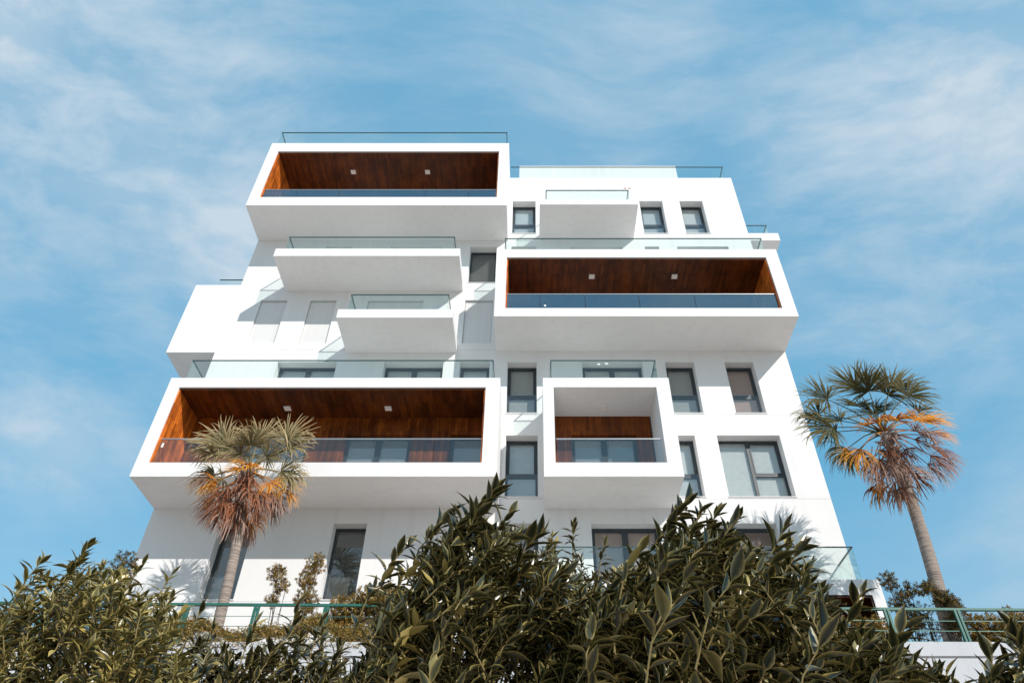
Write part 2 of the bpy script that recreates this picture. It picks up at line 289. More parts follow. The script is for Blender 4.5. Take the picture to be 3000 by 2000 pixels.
def facade():
    mb = MB(); holes = [w[:4] for w in WIN] + [(-11.2, -1.3, 24.1, 27.6), (-1.0, 8.85, 17.8, 20.6), (.42, 8.98, 5.45, 7.9)]
    xs = sorted({BXL, BXR} | {h[0] for h in holes} | {h[1] for h in holes}); zs = sorted({BBOT, BTOP} | {h[2] for h in holes} | {h[3] for h in holes})
    for i in range(len(xs) - 1):
        for j in range(len(zs) - 1):
            cx, cz = (xs[i] + xs[i + 1]) / 2, (zs[j] + zs[j + 1]) / 2
            if any(h[0] < cx < h[1] and h[2] < cz < h[3] for h in holes): continue
            mb.quad((xs[i], YW, zs[j]), (xs[i + 1], YW, zs[j]), (xs[i + 1], YW, zs[j + 1]), (xs[i], YW, zs[j + 1]))
    for n, (x0, x1, z0, z1) in enumerate(holes):
        d = DEPTH.get(WIN[n][4], .46) if n < len(WIN) else 1.6
        y1 = YW + d
        mb.quad((x0, YW, z0), (x0, YW, z1), (x0, y1, z1), (x0, y1, z0)); mb.quad((x1, YW, z0), (x1, y1, z0), (x1, y1, z1), (x1, YW, z1))
        mb.quad((x0, YW, z1), (x1, YW, z1), (x1, y1, z1), (x0, y1, z1)); mb.quad((x0, YW, z0), (x0, y1, z0), (x1, y1, z0), (x1, YW, z0))
        mb.quad((x0, y1, z0), (x1, y1, z0), (x1, y1, z1), (x0, y1, z1))
    Y2 = 33
    # end walls are built round the two side volumes so that no faces coincide
    mb.box(BXL, BXR, YW, Y2, BBOT, BTOP, 'f')
    return mb.build('wall', M['stucco'], BLD)
facade()
# floor-high volume jutting out on the left, slab jutting out on the right, roof storey set back
MB().box(-13.3, BXL - .001, YW, 31, 17.42, 20.97, 'r').build('side_volume', M['soffit'], BLD)
MB().box(BXR + .001, 10.5, YW, 28, 23.70, 24.17, 'l').build('side_balcony', M['soffit'], BLD)
MB().box(-.6, 7.17, 21.0, 31, BTOP + .003, 30.80).build('roof_storey', M['soffit'], BLD)

# --- windows
def window(x0, x1, z0, z1, kind, bl):
    y = YW + .34
    if kind == 's':      # closed roller shutter in a shallow recess
        mb = MB(); n = int((z1 - z0) / .055); h = (z1 - z0 - .05) / n
        for i in range(n): mb.box(x0 + .02, x1 - .02, YW + .085, YW + .115, z0 + i * h + .006, z0 + (i + 1) * h - .004)
        mb.box(x0 + .02, x1 - .02, YW + .115, YW + .125, z0, z1 - .05)
        o = mb.build('roller_shutter', M['soffit'], BLD)
        MB().box(x0, x1, YW + .06, YW + .12, z1 - .05, z1 - .004).build('shutter_rail', M['steel'], o)
        return
    W_ = .075; f = MB(); gl = MB(); guard = None
    inx0, inx1 = x0 + .002, x1 - .002
    ring(f, inx0, inx1, z0 + .002, z1 - .002, (W_, W_, .05, .07), y, y + .06)
    if kind == 'n':
        tz = z0 + (z1 - z0) * .40
        f.box(inx0 + W_, inx1 - W_, y, y + .06, tz - .05, tz + .05, 'lr')
        ring(f, inx0 + W_, inx1 - W_, tz + .05, z1 - .072, .045, y - .012, y + .05)
        gl.box(inx0 + W_ + .045, inx1 - W_ - .045, y + .02, y + .035, tz + .095, z1 - .117)
        gl.box(inx0 + W_, inx1 - W_, y + .02, y + .035, z0 + .052, tz - .05)
        guard = (x0 + .004, x1 - .004, z0 + .01, tz - .02)
    elif kind in 'db':
        mid = (x0 + x1) / 2; f.box(mid - .05, mid + .05, y, y + .06, z0 + .052, z1 - .072, 'tb')
        if kind == 'd':
            for a, b in ((inx0 + W_, mid - .05), (mid + .05, inx1 - W_)):
                ring(f, a, b, z0 + .052, z1 - .072, .04, y - .012, y + .05); gl.box(a + .04, b - .04, y + .02, y + .035, z0 + .092, z1 - .112)
        else:
            gl.box(inx0 + W_, mid - .05, y + .02, y + .035, z0 + .052, z1 - .072)
            tz = z0 + (z1 - z0) * .42; f.box(mid + .05, inx1 - W_, y, y + .06, tz - .04, tz + .04, 'lr')
            ring(f, mid + .05, inx1 - W_, tz + .04, z1 - .072, .045, y - .012, y + .05)
            gl.box(mid + .095, inx1 - W_ - .045, y + .02, y + .035, tz + .085, z1 - .117); gl.box(mid + .05, inx1 - W_, y + .02, y + .035, z0 + .052, tz - .04)
    else:
        gl.box(inx0 + W_, inx1 - W_, y + .02, y + .035, z0 + .052, z1 - .072)
        if kind == 't': guard = (x0 + .004, x0 + (x1 - x0) * .74, z0 + .01, z0 + .75)
    o = f.build('window', M['frame'], BLD)
    gl.build('pane', M['pane'], o)
    if guard: MB().box(guard[0], guard[1], YW + .16, YW + .172, guard[2], guard[3]).build('guard_glass', M['clear'], o)
    MB().box(x0 + .01, x1 - .01, y + .085, y + .10, z0 + .01, z1 - .01).build('blind', M[bl], o)
    MB().box(x0 - .03, x1 + .03, YW - .025, YW + .33, z0 - .025, z0 - .002 + .004).build('sill', M['soffit'], o)
for w in WIN: window(*w)

# --- balustrades
def balustrade(parent, x0, x1, yf, yb, z0, z1, sides='lr', nj=3, jx=None, rail='rail', gl='glass', y_th=.018):
    m = MB(); r = MB(); cuts = jx or [x0 + (x1 - x0) * (i + 1) / (nj + 1) for i in range(nj)]
    xs = [x0] + cuts + [x1]
    for a, b in zip(xs, xs[1:]): m.box(a + (.008 if a != x0 else 0), b - (.008 if b != x1 else 0), yf, yf + y_th, z0, z1)
    r.box(x0 - .01, x1 + .01, yf - .012, yf + .03, z1, z1 + .023)
    if 'l' in sides: m.box(x0, x0 + y_th, yf + y_th + .006, yb, z0, z1); r.box(x0 - .01, x0 + .03, yf + .03, yb, z1, z1 + .03, 'f')
    if 'r' in sides: m.box(x1 - y_th, x1, yf + y_th + .006, yb, z0, z1); r.box(x1 - .03, x1 + .01, yf + .03, yb, z1, z1 + .03, 'f')
    e = MB()
    o = m.build('glass_balustrade', M[gl], parent)
    if parent is BLD: r.build('handrail', M[rail], o)
    else: r.build('handrail', M[rail], parent)
    return o

# --- wood-lined boxes
def loggia(x0, x1, z0, z1, ix0, ix1, iz0, iz1, yb, doors, gz, joints, white=False, top_rail=True, lab=None):
    mb = MB()
    for a, b, c, d in ((x0, ix0, z0, z1), (ix1, x1, z0, z1), (ix0, ix1, z0, iz0), (ix0, ix1, iz1, z1)):
        mb.quad((a, YD, c), (b, YD, c), (b, YD, d), (a, YD, d))
    yw = YW - .002
    mb.quad((x0, YD, z0), (x0, yw, z0), (x1, yw, z0), (x1, YD, z0)); mb.quad((x0, YD, z1), (x1, YD, z1), (x1, yw, z1), (x0, yw, z1))
    mb.quad((x0, YD, z0), (x0, YD, z1), (x0, yw, z1), (x0, yw, z0)); mb.quad((x1, YD, z0), (x1, yw, z0), (x1, yw, z1), (x1, YD, z1))
    # inner reveal
    yi = yb + .1
    mb.quad((ix0, YD, iz0), (ix0, YD, iz1), (ix0, yi, iz1), (ix0, yi, iz0)); mb.quad((ix1, YD, iz0), (ix1, yi, iz0), (ix1, yi, iz1), (ix1, YD, iz1))
    mb.quad((ix0, YD, iz0), (ix0, yi, iz0), (ix1, yi, iz0), (ix1, YD, iz0)); mb.quad((ix0, YD, iz1), (ix1, YD, iz1), (ix1, yi, iz1), (ix0, yi, iz1))
    o = mb.build('box_balcony', M['soffit'], BLD, label=lab)
    if not white:
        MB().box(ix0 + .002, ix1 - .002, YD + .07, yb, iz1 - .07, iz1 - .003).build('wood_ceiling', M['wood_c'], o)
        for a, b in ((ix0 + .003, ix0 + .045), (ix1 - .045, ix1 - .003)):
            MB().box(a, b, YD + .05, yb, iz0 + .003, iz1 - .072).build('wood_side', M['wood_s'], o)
    m = MB(); hs = [(max(d[0], ix0 + .05), min(d[1], ix1 - .05), iz0 + .01, d[2]) for d in doors]
    xs = sorted({ix0 + .046, ix1 - .046} | {h[0] for h in hs} | {h[1] for h in hs}); zs = sorted({iz0 + .003, iz1 - .003} | {h[2] for h in hs} | {h[3] for h in hs})
    for i in range(len(xs) - 1):
        for j in range(len(zs) - 1):
            cx, cz = (xs[i] + xs[i + 1]) / 2, (zs[j] + zs[j + 1]) / 2
            if any(h[0] < cx < h[1] and h[2] < cz < h[3] for h in hs): continue
            m.quad((xs[i], yb, zs[j]), (xs[i + 1], yb, zs[j]), (xs[i + 1], yb, zs[j + 1]), (xs[i], yb, zs[j + 1]))
    for (a, b, c, d) in hs:
        m.quad((a, yb, d), (b, yb, d), (b, yb + .14, d), (a, yb + .14, d)); m.quad((a, yb, c), (a, yb, d), (a, yb + .14, d), (a, yb + .14, c)); m.quad((b, yb, c), (b, yb + .14, c), (b, yb + .14, d), (b, yb, d))
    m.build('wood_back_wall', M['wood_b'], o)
    for (a, b, c, d) in hs:
        f = MB(); gl = MB(); y = yb + .14
        ring(f, a, b, c, d, .06, y, y + .05); parts = [(a + .06, b - .06)]
        if b - a > 1.5:
            mid = (a + b) / 2; f.box(mid - .05, mid + .05, y, y + .05, c + .06, d - .06, 'tb'); parts = [(a + .06, mid - .05), (mid + .05, b - .06)]
        for p, q in parts: ring(f, p, q, c + .06, d - .06, .05, y - .015, y + .04); gl.box(p + .05, q - .05, y + .01, y + .025, c + .11, d - .11)
        f.build('sliding_door', M['frame'], o); gl.build('door_glass', M['pane'], o)
        MB().box(a + .01, b - .01, y + .06, y + .075, c + .01, d - .01).build('curtain', M['blind_mid'], o)
    # glass across the opening
    gm = MB(); xs = [ix0 + .05] + joints + [ix1 - .05]
    for a, b in zip(xs, xs[1:]): gm.box(a + .008, b - .008, YD + .12, YD + .138, iz0 + .004, gz)
    gm.build('front_glass', M['glass3' if yb > 20 else 'glass2'], o)
    MB().box(ix0 + .048, ix1 - .048, YD + .108, YD + .15, gz, gz + .028).build('front_handrail', M['steel'], o)
    if top_rail:
        balustrade(o, x0 + .27, x1 - .27, YD + .3, YW - .004, z1 - .001, z1 + .98, 'lr', 3, top_rail if isinstance(top_rail, list) else None)
    return o
loggia(-11.52, -1.0, 23.68, 28.15, -11.11, -1.42, 24.22, 27.52, 21.35, [(-9, -6.5, 26.5), (-5, -2.5, 26.5)], 24.86, [-9.7, -7.95, -4.4, -2.6], top_rail=False, lab='topmost wood-lined box balcony at upper left')
loggia(-1.30, 9.23, 17.46, 20.98, -.92, 8.76, 17.86, 20.53, 21.35, [(1, 3.4, 19.8), (5, 7.4, 19.8)], 18.66, [.3, 1.9, 3.82, 5.8], top_rail=[3.8], lab='wood-lined box balcony at the middle right')
loggia(-11.52, -1.0, 11.08, 14.72, -11.15, -1.45, 11.55, 14.34, 19.55, [(-9.2, -7.2, 13.6), (-6.01, -3.9, 13.6), (-2.62, -1.5, 13.6)], 12.44, [-9.2, -6.85, -4.75, -2.9], top_rail=[-9.2, -4.75], lab='lowest and widest wood-lined box balcony at lower left')
loggia(.36, 4.38, 11.08, 14.72, .70, 3.95, 11.55, 14.34, 19.55, [(1.29, 3.4, 13.6)], 12.44, [2.35], white=True, top_rail=[2.35], lab='small white-lined square box balcony')
# roof rails
balustrade(BLD, -11.4, -1.12, 18.2, 20.4, 28.15, 29.32, 'lr', 0, [-9.7, -8.1, -4.6])
balustrade(BLD, -.98, 9.05, 19.96, 26, 28.15, 29.18, 'r', 0, [1.0, 3.2, 5.6])
balustrade(BLD, 9.24, 10.35, 20.3, 26, 24.17, 25.25, 'r', 1)
balustrade(BLD, -12.72, -11.55, 20.3, 20.4, 20.97, 21.75, '', 0)
# --- plain balconies
def balcony(x0, x1, z0, z1, rx0, rx1, nj, jx=None, lab=None):
    o = MB().box(x0, x1, YD, YW - .002, z0, z1, '').build('balcony', M['soffit'], BLD, label=lab)
    balustrade(o, rx0, rx1, YD + .28, YW - .004, z1, z1 + 1.0, 'lr', nj, jx)
balcony(-9.67, -2.70, 20.60, 21.02, -9.45, -3.0, 0, [-7.4, -6.25, -4.3], 'widest plain white balcony slab')
balcony(-6.74, -2.72, 17.40, 17.80, -6.5, -2.98, 0, [-4.7], 'middle plain white balcony slab below the wider one')
balcony(.33, 4.30, 23.73, 24.05, .6, 4.05, 0, [2.3], 'topmost plain white balcony slab at upper right')
# --- lowest box at the right, almost wholly behind the foreground trees
lo = MB(); X0, X1, Z0, Z1, a0, a1, b0, b1 = 0.0, 9.20, 4.9, 8.24, .5, 8.90, 5.5, 7.82; yq = 18.5
for a, b, c, d in ((X0, a0, Z0, Z1), (a1, X1, Z0, Z1), (a0, a1, Z0, b0), (a0, a1, b1, Z1)): lo.quad((a, yq, c), (b, yq, c), (b, yq, d), (a, yq, d))
lo.quad((X0, yq, Z1), (X1, yq, Z1), (X1, YW - .002, Z1), (X0, YW - .002, Z1)); lo.quad((X0, yq, Z0), (X0, yq, Z1), (X0, YW - .002, Z1), (X0, YW - .002, Z0)); lo.quad((X1, yq, Z0), (X1, YW - .002, Z0), (X1, YW - .002, Z1), (X1, yq, Z1))
lob = lo.build('box_balcony', M['soffit'], BLD, label='bottom box balcony with terrace on top, half hidden by foliage')
lm = MB(); lm.box(a0 + .002, a1 - .002, yq + .03, YW + 1.5, b1 - .06, b1 - .003); lm.build('wood_ceiling', M['wood_d'], lob)  # lowest box's shade is put into a darker copy of the wood
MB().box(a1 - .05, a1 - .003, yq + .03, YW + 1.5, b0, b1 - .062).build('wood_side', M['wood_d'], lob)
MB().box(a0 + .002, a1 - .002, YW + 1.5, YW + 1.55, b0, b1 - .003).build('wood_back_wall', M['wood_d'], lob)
balustrade(lob, .3, 8.88, yq + .22, YW - .004, 8.24, 9.26, 'lr', 0, [2.5, 5.0, 7.4, 8.0])
# bare patches in the render above the top balcony, and a wall spout hole
pt = MB()
for k, (dx, w) in enumerate(((0, .09), (.1, .03), (.2, .08), (.29, .05))): pt.box(4.2 + dx, 4.2 + dx + w, YW - .004, YW + .01, 27.30 + (k % 2) * .02, 27.38)
pt.build('bare_brick_patch', M['patch'], BLD)
MB().box(-.66, -.58, YW - .004, YW + .01, 27.72, 27.745).build('wall_crack', M['frame'], BLD)
# stickers left on the glass
st = MB(); st.box(2.17, 2.27, YD + .295, YD + .299, 15.52, 15.57); st.box(2.43, 2.53, YD + .295, YD + .299, 15.54, 15.59); st.build('sticker', M['sticker'], BLD)
MB().box(.44, .51, YD + .113, YD + .117, 18.06, 18.13).build('sticker', M['sticker'], BLD)
MB().box(-11.03, -10.97, YD + .113, YD + .117, 12.15, 12.3).build('sticker', M['sticker'], BLD)

# ceiling lights
def clight(x, y, z, label):
    t = empty('ceiling_light', (x, y, z), label, 'ceiling light', 'square ceiling lights in the box balconies'); s = .105
    f = MB(); f.box(x - s, x + s, y - s, y - s + .02, z - .035, z - .001); f.box(x - s, x + s, y + s - .02, y + s, z - .035, z - .001)
    f.box(x - s, x - s + .02, y - s + .02, y + s - .02, z - .035, z - .001, 'fk'); f.box(x + s - .02, x + s, y - s + .02, y + s - .02, z - .035, z - .001, 'fk')
    f.build('frame', M['sticker'], t); MB().box(x - s + .02, x + s - .02, y - s + .02, y + s - .02, z - .025, z - .001).build('diffuser', M['lampw'], t)
clight(-7.98, 19.02, 27.448, 'square white light in the topmost wooden ceiling, the left of the two')
clight(-4.66, 19.02, 27.448, 'square white light in the topmost wooden ceiling, the right of the two')
clight(2.30, 18.9, 20.458, 'square white light in the middle-right wooden ceiling, the left of the two')
clight(5.46, 18.9, 20.458, 'square white light in the middle-right wooden ceiling, the right of the two')
clight(-7.95, 19.0, 14.268, 'square white light in the lower-left wooden ceiling, above the left palm')
clight(-4.67, 19.0, 14.268, 'square white light in the lower-left wooden ceiling, right of the palm')
clight(2.33, 19.07, 14.34, 'square beige light in the small white balcony ceiling')

# ------------------------------------------------------------------ green railing
rl = empty('railing', (0, 15.72, 5.5), 'green metal railing with paired flat posts and thin wires on the retaining wall', 'railing')
def rz(x): return 6.405 - .0068 * x
xa, xb = -16.8, 16.9
def bar(z0, z1, y0, y1, name, mat):
    m = MB(); v = [(xa, y0, rz(xa) + z0), (xb, y0, rz(xb) + z0), (xb, y1, rz(xb) + z0), (xa, y1, rz(xa) + z0), (xa, y0, rz(xa) + z1), (xb, y0, rz(xb) + z1), (xb, y1, rz(xb) + z1), (xa, y1, rz(xa) + z1)]
    m.v = v; m.f = [(0, 3, 2, 1), (4, 5, 6, 7), (0, 1, 5, 4), (2, 3, 7, 6), (3, 0, 4, 7), (1, 2, 6, 5)]; m.build(name, mat, rl)
bar(-.05, 0, 15.69, 15.76, 'top_rail', M['green'])
for k, z in enumerate((-.285, -.50, -.73)): bar(z - .005, z + .005, 15.70, 15.71, 'wire', M['wire'])
for k in range(-6, 17):
    x = 7.74 - 1.528 * k
    if x < xa or x > xb: continue
    m = MB(); z = rz(x) - .052
    m.box(x - .062, x - .014, 15.66, 15.72, 5.566, z); m.box(x + .014, x + .062, 15.66, 15.72, 5.566, z); m.box(x - .013, x + .013, 15.68, 15.70, z - .12, z - .06); m.box(x - .09, x + .09, 15.64, 15.75, 5.5655, 5.58)
    m.build('post', M['green'], rl)

# ------------------------------------------------------------------ leaves
class Leaves:
    """collects leaf instances (point, direction, normal, length, width, curl, tone) and bakes them into one mesh"""
    def __init__(s): s.p = []; s.d = []; s.n = []; s.k = []
    def add(s, p, d, n, ln, w, curl, r): s.p.append(tuple(p)); s.d.append(tuple(d)); s.n.append(tuple(n)); s.k.append((ln, w, curl, r))
    def build(s, name, mat, parent, fine=True):
        p = np.array(s.p); d = np.array(s.d); n = np.array(s.n); k = np.array(s.k)
        d /= np.linalg.norm(d, axis=1)[:, None] + 1e-9; n = n - (n * d).sum(1)[:, None] * d; n /= np.linalg.norm(n, axis=1)[:, None] + 1e-9; c = np.cross(d, n)
        if fine: st = [(0, .05), (.10, .22), (.28, .80), (.48, 1.0), (.68, .80), (.86, .36), (1.0, .02)]
        else: st = [(0, .1), (.45, 1.0), (1, .03)]
        S = np.array([a for a, b in st]); Wd = np.array([b for a, b in st]); ns = len(st); cols = (-1, 0, 1)
        ln, w, cu, r = k.T
        V = np.zeros((len(p), ns, 3, 3)); rim = np.zeros((len(p), ns, 3))
        for i in range(ns):
            cv = -cu * S[i] ** 2 * ln
            for j, q in enumerate(cols):
                hw = q * Wd[i] * w / 2
                V[:, i, j] = p + d * (S[i] * ln)[:, None] + n * (cv + abs(q) * Wd[i] * w * .22)[:, None] + c * (hw)[:, None]
                rim[:, i, j] = (1.0 if q else .0) if fine else 0
        rim[:, 0] = .9
        if fine: rim[:, 1, 1] = .5
        base = (np.arange(len(p)) * ns * 3)[:, None, None]
        fq = []
        for i in range(ns - 1):
            for j in range(2): a = i * 3 + j; fq.append((a, a + 1, a + 4, a + 3))
        F = (base + np.array(fq)[None]).reshape(-1, 4)
        Vf = V.reshape(-1, 3); off = np.array(world_off(parent)); me = bpy.data.meshes.new(name)
        me.vertices.add(len(Vf)); me.vertices.foreach_set('co', (Vf - off).ravel()); me.loops.add(F.size); me.loops.foreach_set('vertex_index', F.ravel().astype(np.int32))
        me.polygons.add(len(F)); me.polygons.foreach_set('loop_start', np.arange(0, F.size, 4, dtype=np.int32)); me.polygons.foreach_set('loop_total', np.full(len(F), 4, dtype=np.int32))
        me.polygons.foreach_set('use_smooth', np.ones(len(F), dtype=bool)); me.materials.append(mat)
        at = me.attributes.new('rnd', 'FLOAT', 'POINT'); at.data.foreach_set('value', np.repeat(r, ns * 3).astype(np.float32))
        at = me.attributes.new('rim', 'FLOAT', 'POINT'); at.data.foreach_set('value', rim.ravel().astype(np.float32))
        me.update(calc_edges=True); o = bpy.data.objects.new(name, me); COL.objects.link(o); o.parent = parent; return o
def rv(rng, s=1.0): return Vector((rng.gauss(0, s), rng.gauss(0, s), rng.gauss(0, s)))

def interp(prof, x):
    if x <= prof[0][0]: return prof[0][1]
    for (a, za), (b, zb) in zip(prof, prof[1:]):
        if a <= x <= b: return za + (zb - za) * (x - a) / max(b - a, 1e-6)
    return prof[-1][1]
def bush(name, label, Y, prof, n, depth, leaf, mat, seed, feat=(), wind=.35, low=.8, root=None, lpl=24, lw=.36, group=None, power=1.0):
    """broad-leaved evergreen: stems rise from one root and end in leafy shoots; tips follow the crown's own outline"""
    rng = random.Random(seed); x0, x1 = prof[0][0], prof[-1][0]
    rx = root or ((x0 + x1) / 2, Y + .1)
    o = empty(name, (rx[0], rx[1], -1.6), label, 'shrub', group)
    LV = Leaves(); ST = MB(); LB = MB(); BD = Leaves()
    root_p = Vector((rx[0], rx[1], -1.6)); limbs = []
    for i in range(9):
        x = x0 + (x1 - x0) * (i + .5) / 9; y = Y + rng.uniform(.05, .55); top = interp(prof, x) * .62
        a = root_p + Vector((rng.uniform(-.12, .12), rng.uniform(-.1, .1), 0)); b = Vector((x, y, top)); m_ = a.lerp(b, .45) + Vector((rng.uniform(-.1, .1), 0, -.12)); m_.x = a.x + (b.x - a.x) * .3
        pts = [a, m_, a.lerp(b, .75) + Vector((0, 0, .02)), b]; LB.tube(pts, [.03, .02, .012, .004], 6); limbs.append(b)
    def shoot(tip, dirv, ln, nl, lf):
        base = tip - dirv * ln + Vector((-wind * .15 * ln, 0, 0))
        mid = base.lerp(tip, .5) + Vector((-.03 * wind, 0, .02))
        pts = [base, mid, tip]
        if rng.random() < .5:
            lb = min(limbs, key=lambda q: (q - base).length)
            if (lb - base).length < .6: ST.tube([lb, lb.lerp(base, .5) + Vector((0, 0, -.03)), base], [.0045, .004, .0032], 5, False)
        ST.tube(pts, [.0032, .0024, .0014], 5, False)
        az = rng.uniform(0, 6.28); tone = rng.uniform(0, .5)
        for q in range(nl):
            s = (q / nl) ** .85; p = base.lerp(mid, s * 2) if s < .5 else mid.lerp(tip, s * 2 - 1); az += 2.4 + rng.gauss(0, .25)
            u = dirv.cross(Vector((.3, 1, .1))).normalized(); v = dirv.cross(u)
            open_ = 1.35 - .9 * s ** 1.5 + rng.gauss(0, .3)
            rad = u * math.cos(az) + v * math.sin(az)
            d = dirv * math.cos(open_) + rad * math.sin(open_) + Vector((wind * .75, .05, .05)) + rv(rng, .17)
            nrm = dirv * 1.0 - rad * .6 + Vector((0, -.2, .4)) + rv(rng, .25)
            L_ = lf * (1.0 - .35 * s ** 3) * rng.uniform(.6, 1.15)
            LV.add(p, d, nrm, L_, L_ * lw * rng.uniform(.65, 1.15), rng.uniform(-.1, .5), min(1, max(0, tone + rng.uniform(-.15, .6))))
        if rng.random() < .5:
            for q in range(12):
                p = base.lerp(tip, rng.uniform(.1, .7)) + rv(rng, .012); BD.add(p, rv(rng), rv(rng), .012, .010, 0, rng.random())
    for i in range(n):
        x = rng.uniform(x0, x1); y = Y + rng.uniform(-.35, 1.35) * depth; k = y / Y
        hz = (interp(prof, x) - .09 * Y / 2.2 * (.5 + .5 * math.sin(x * 37 + y * 9 + seed)) * (.5 + .5 * math.sin(x * 13.7 + seed)) + (.045 if rng.random() < .14 else 0)) * k; r_ = rng.random() ** power
        zt = hz - .02 - r_ * (hz - low * k * .36 * Y / Y - .0) if False else hz - .03 - r_ * max(.05, hz - low * k)
        e = abs(2 * (x - x0) / (x1 - x0) - 1)
        dv = Vector((wind * .8 + (x - (x0 + x1) / 2) * .3 + rng.gauss(0, .42), (y - Y) * .5 - .25 + rng.gauss(0, .42), .9)).normalized()
        f = rng.uniform(.8, 1.1)
        shoot(Vector((x * k, y, zt)), dv, rng.uniform(.16, .30) * leaf / .1, int(lpl * rng.uniform(.7, 1.1)), leaf * f)
    for (x, z, y, ln, lf, nl) in feat:
        k = y / Y; dv = Vector((wind * .8 + rng.gauss(0, .08), -.1, 1)).normalized(); shoot(Vector((x * k, y, z * k)), dv, ln, nl, lf)
    LV.build('foliage', mat, o); ST.build('stems', M['twig'], o, True); LB.build('trunk', M['bark'], o, True)
    if BD.p: BD.build('flower_buds', M['bud'], o, False)['kind'] = 'stuff'
    return o
P_left = [(-2.17, 1.12), (-2.08, 1.14), (-2.02, 1.22), (-2.0, 1.3), (-1.9, 1.32), (-1.84, 1.37), (-1.74, 1.32), (-1.64, 1.32), (-1.53, 1.27), (-1.45, 1.21), (-1.4, 1.14), (-1.33, 1.04), (-1.24, 0.81)]
P_left = [(-2.6, 1.0), (-2.3, 1.05)] + P_left
P_mid = [(-1.63, 1.17), (-1.55, 1.28), (-1.51, 1.34), (-1.42, 1.24), (-1.29, 1.19), (-1.25, 1.26), (-1.16, 1.32), (-1.05, 1.35), (-0.95, 1.28), (-0.84, 1.21), (-0.8, 1.09)]
P_cen = [(-0.52, 0.62), (-0.46, 0.78), (-0.42, 0.90), (-0.38, 0.98), (-0.37, 1.08), (-0.31, 1.13), (-0.25, 1.17), (-0.19, 1.15), (-0.11, 1.18), (-0.03, 1.15), (0.04, 1.08), (0.11, 1.04), (0.25, 0.95), (.40, .93), (.5, .9)]
P_back = [(-0.0, 1.7), (0.11, 1.82), (0.23, 1.87), (0.35, 1.82), (0.46, 1.73), (0.59, 1.7), (0.67, 1.63)]
P_rc = [(0.15, 0.88), (0.29, 0.95), (0.35, 1.0), (0.42, 1.04), (0.51, 1.10), (0.59, 1.10), (0.67, 1.10), (0.71, 1.02), (0.8, 1.04), (0.85, .98), (0.87, 0.92), (0.9, 0.80), (0.99, 0.77), (1.03, 0.75), (1.09, 0.69), (1.15, 0.65), (1.19, 0.58)]
P_cor = [(1.24, 0.63), (1.34, 0.74), (1.42, 0.79), (1.5, 0.83), (1.6, 0.85), (1.85, .85)]
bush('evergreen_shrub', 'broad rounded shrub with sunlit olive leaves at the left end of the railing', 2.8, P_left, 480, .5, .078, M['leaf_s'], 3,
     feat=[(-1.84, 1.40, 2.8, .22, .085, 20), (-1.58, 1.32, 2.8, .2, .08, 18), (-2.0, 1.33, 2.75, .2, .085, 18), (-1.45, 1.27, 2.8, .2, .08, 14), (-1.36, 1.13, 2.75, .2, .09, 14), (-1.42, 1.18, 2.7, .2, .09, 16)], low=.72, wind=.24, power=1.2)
bush('evergreen_shrub', 'low sparse shrub in front of the palm base, between the two big shrubs', 3.3, P_mid, 125, .35, .098, M['leaf'], 5,
     feat=[(-1.51, 1.35, 3.3, .25, .09, 16), (-1.08, 1.37, 3.3, .3, .09, 22), (-1.25, 1.27, 3.2, .25, .09, 16), (-.95, 1.30, 3.3, .3, .09, 18)], low=.85, wind=.15, power=.8)
bush('evergreen_shrub', 'tall wind-blown dark shrub whose plume rises to the narrow lower window', 2.2, P_cen, 540, .5, .082, M['leaf'], 7,
     feat=[(-.12, 1.30, 2.2, .3, .105, 44), (-.17, 1.25, 2.25, .3, .1, 36), (-.07, 1.22, 2.15, .3, .1, 36), (-.26, 1.22, 2.3, .22, .09, 26), (-.31, 1.16, 2.2, .2, .09, 22), (-.40, 1.10, 2.2, .2, .09, 18), (-.45, 1.0, 2.2, .2, .09, 16), (.03, 1.14, 2.2, .22, .1, 22), (-.22, 1.2, 2.2, .22, .09, 26)], low=.60, wind=.52, power=1.35)
bush('evergreen_shrub', 'small-leaved shrub top seen in the gap between the two tall dark shrubs', 3.6, P_back, 120, .3, .085, M['leaf'], 9,
     feat=[(.23, 1.92, 3.6, .25, .08, 30), (.11, 1.85, 3.6, .22, .08, 20), (.40, 1.82, 3.6, .22, .08, 20)], low=1.25, wind=.12)
bush('evergreen_shrub', 'widest dark shrub sprawling in front of the right half of the building', 2.1, P_rc, 640, .5, .082, M['leaf'], 11,
     feat=[(.515, 1.21, 2.1, .26, .09, 36), (.55, 1.17, 2.1, .26, .09, 34), (.60, 1.16, 2.15, .24, .09, 30), (.66, 1.14, 2.1, .22, .09, 26), (.80, 1.10, 2.1, .22, .10, 20), (.84, 1.04, 2.1, .22, .09, 18), (.42, 1.09, 2.1, .2, .09, 18), (.99, .90, 2.1, .22, .1, 18), (1.08, .80, 2.1, .2, .1, 18), (.35, 1.04, 2.0, .2, .1, 14), (.62, .95, 1.75, .25, .115, 16), (.42, .86, 1.65, .22, .11, 14), (.85, .78, 1.65, .25, .12, 16)], low=.58, wind=.52, power=1.35)
bush('evergreen_shrub', 'dark shrub rising in the lower right corner before the pale retaining wall', 2.2, P_cor, 100, .3, .10, M['leaf'], 13,
     feat=[(1.46, .84, 2.2, .25, .1, 22), (1.36, .76, 2.2, .2, .1, 16)], low=.55, wind=.3)

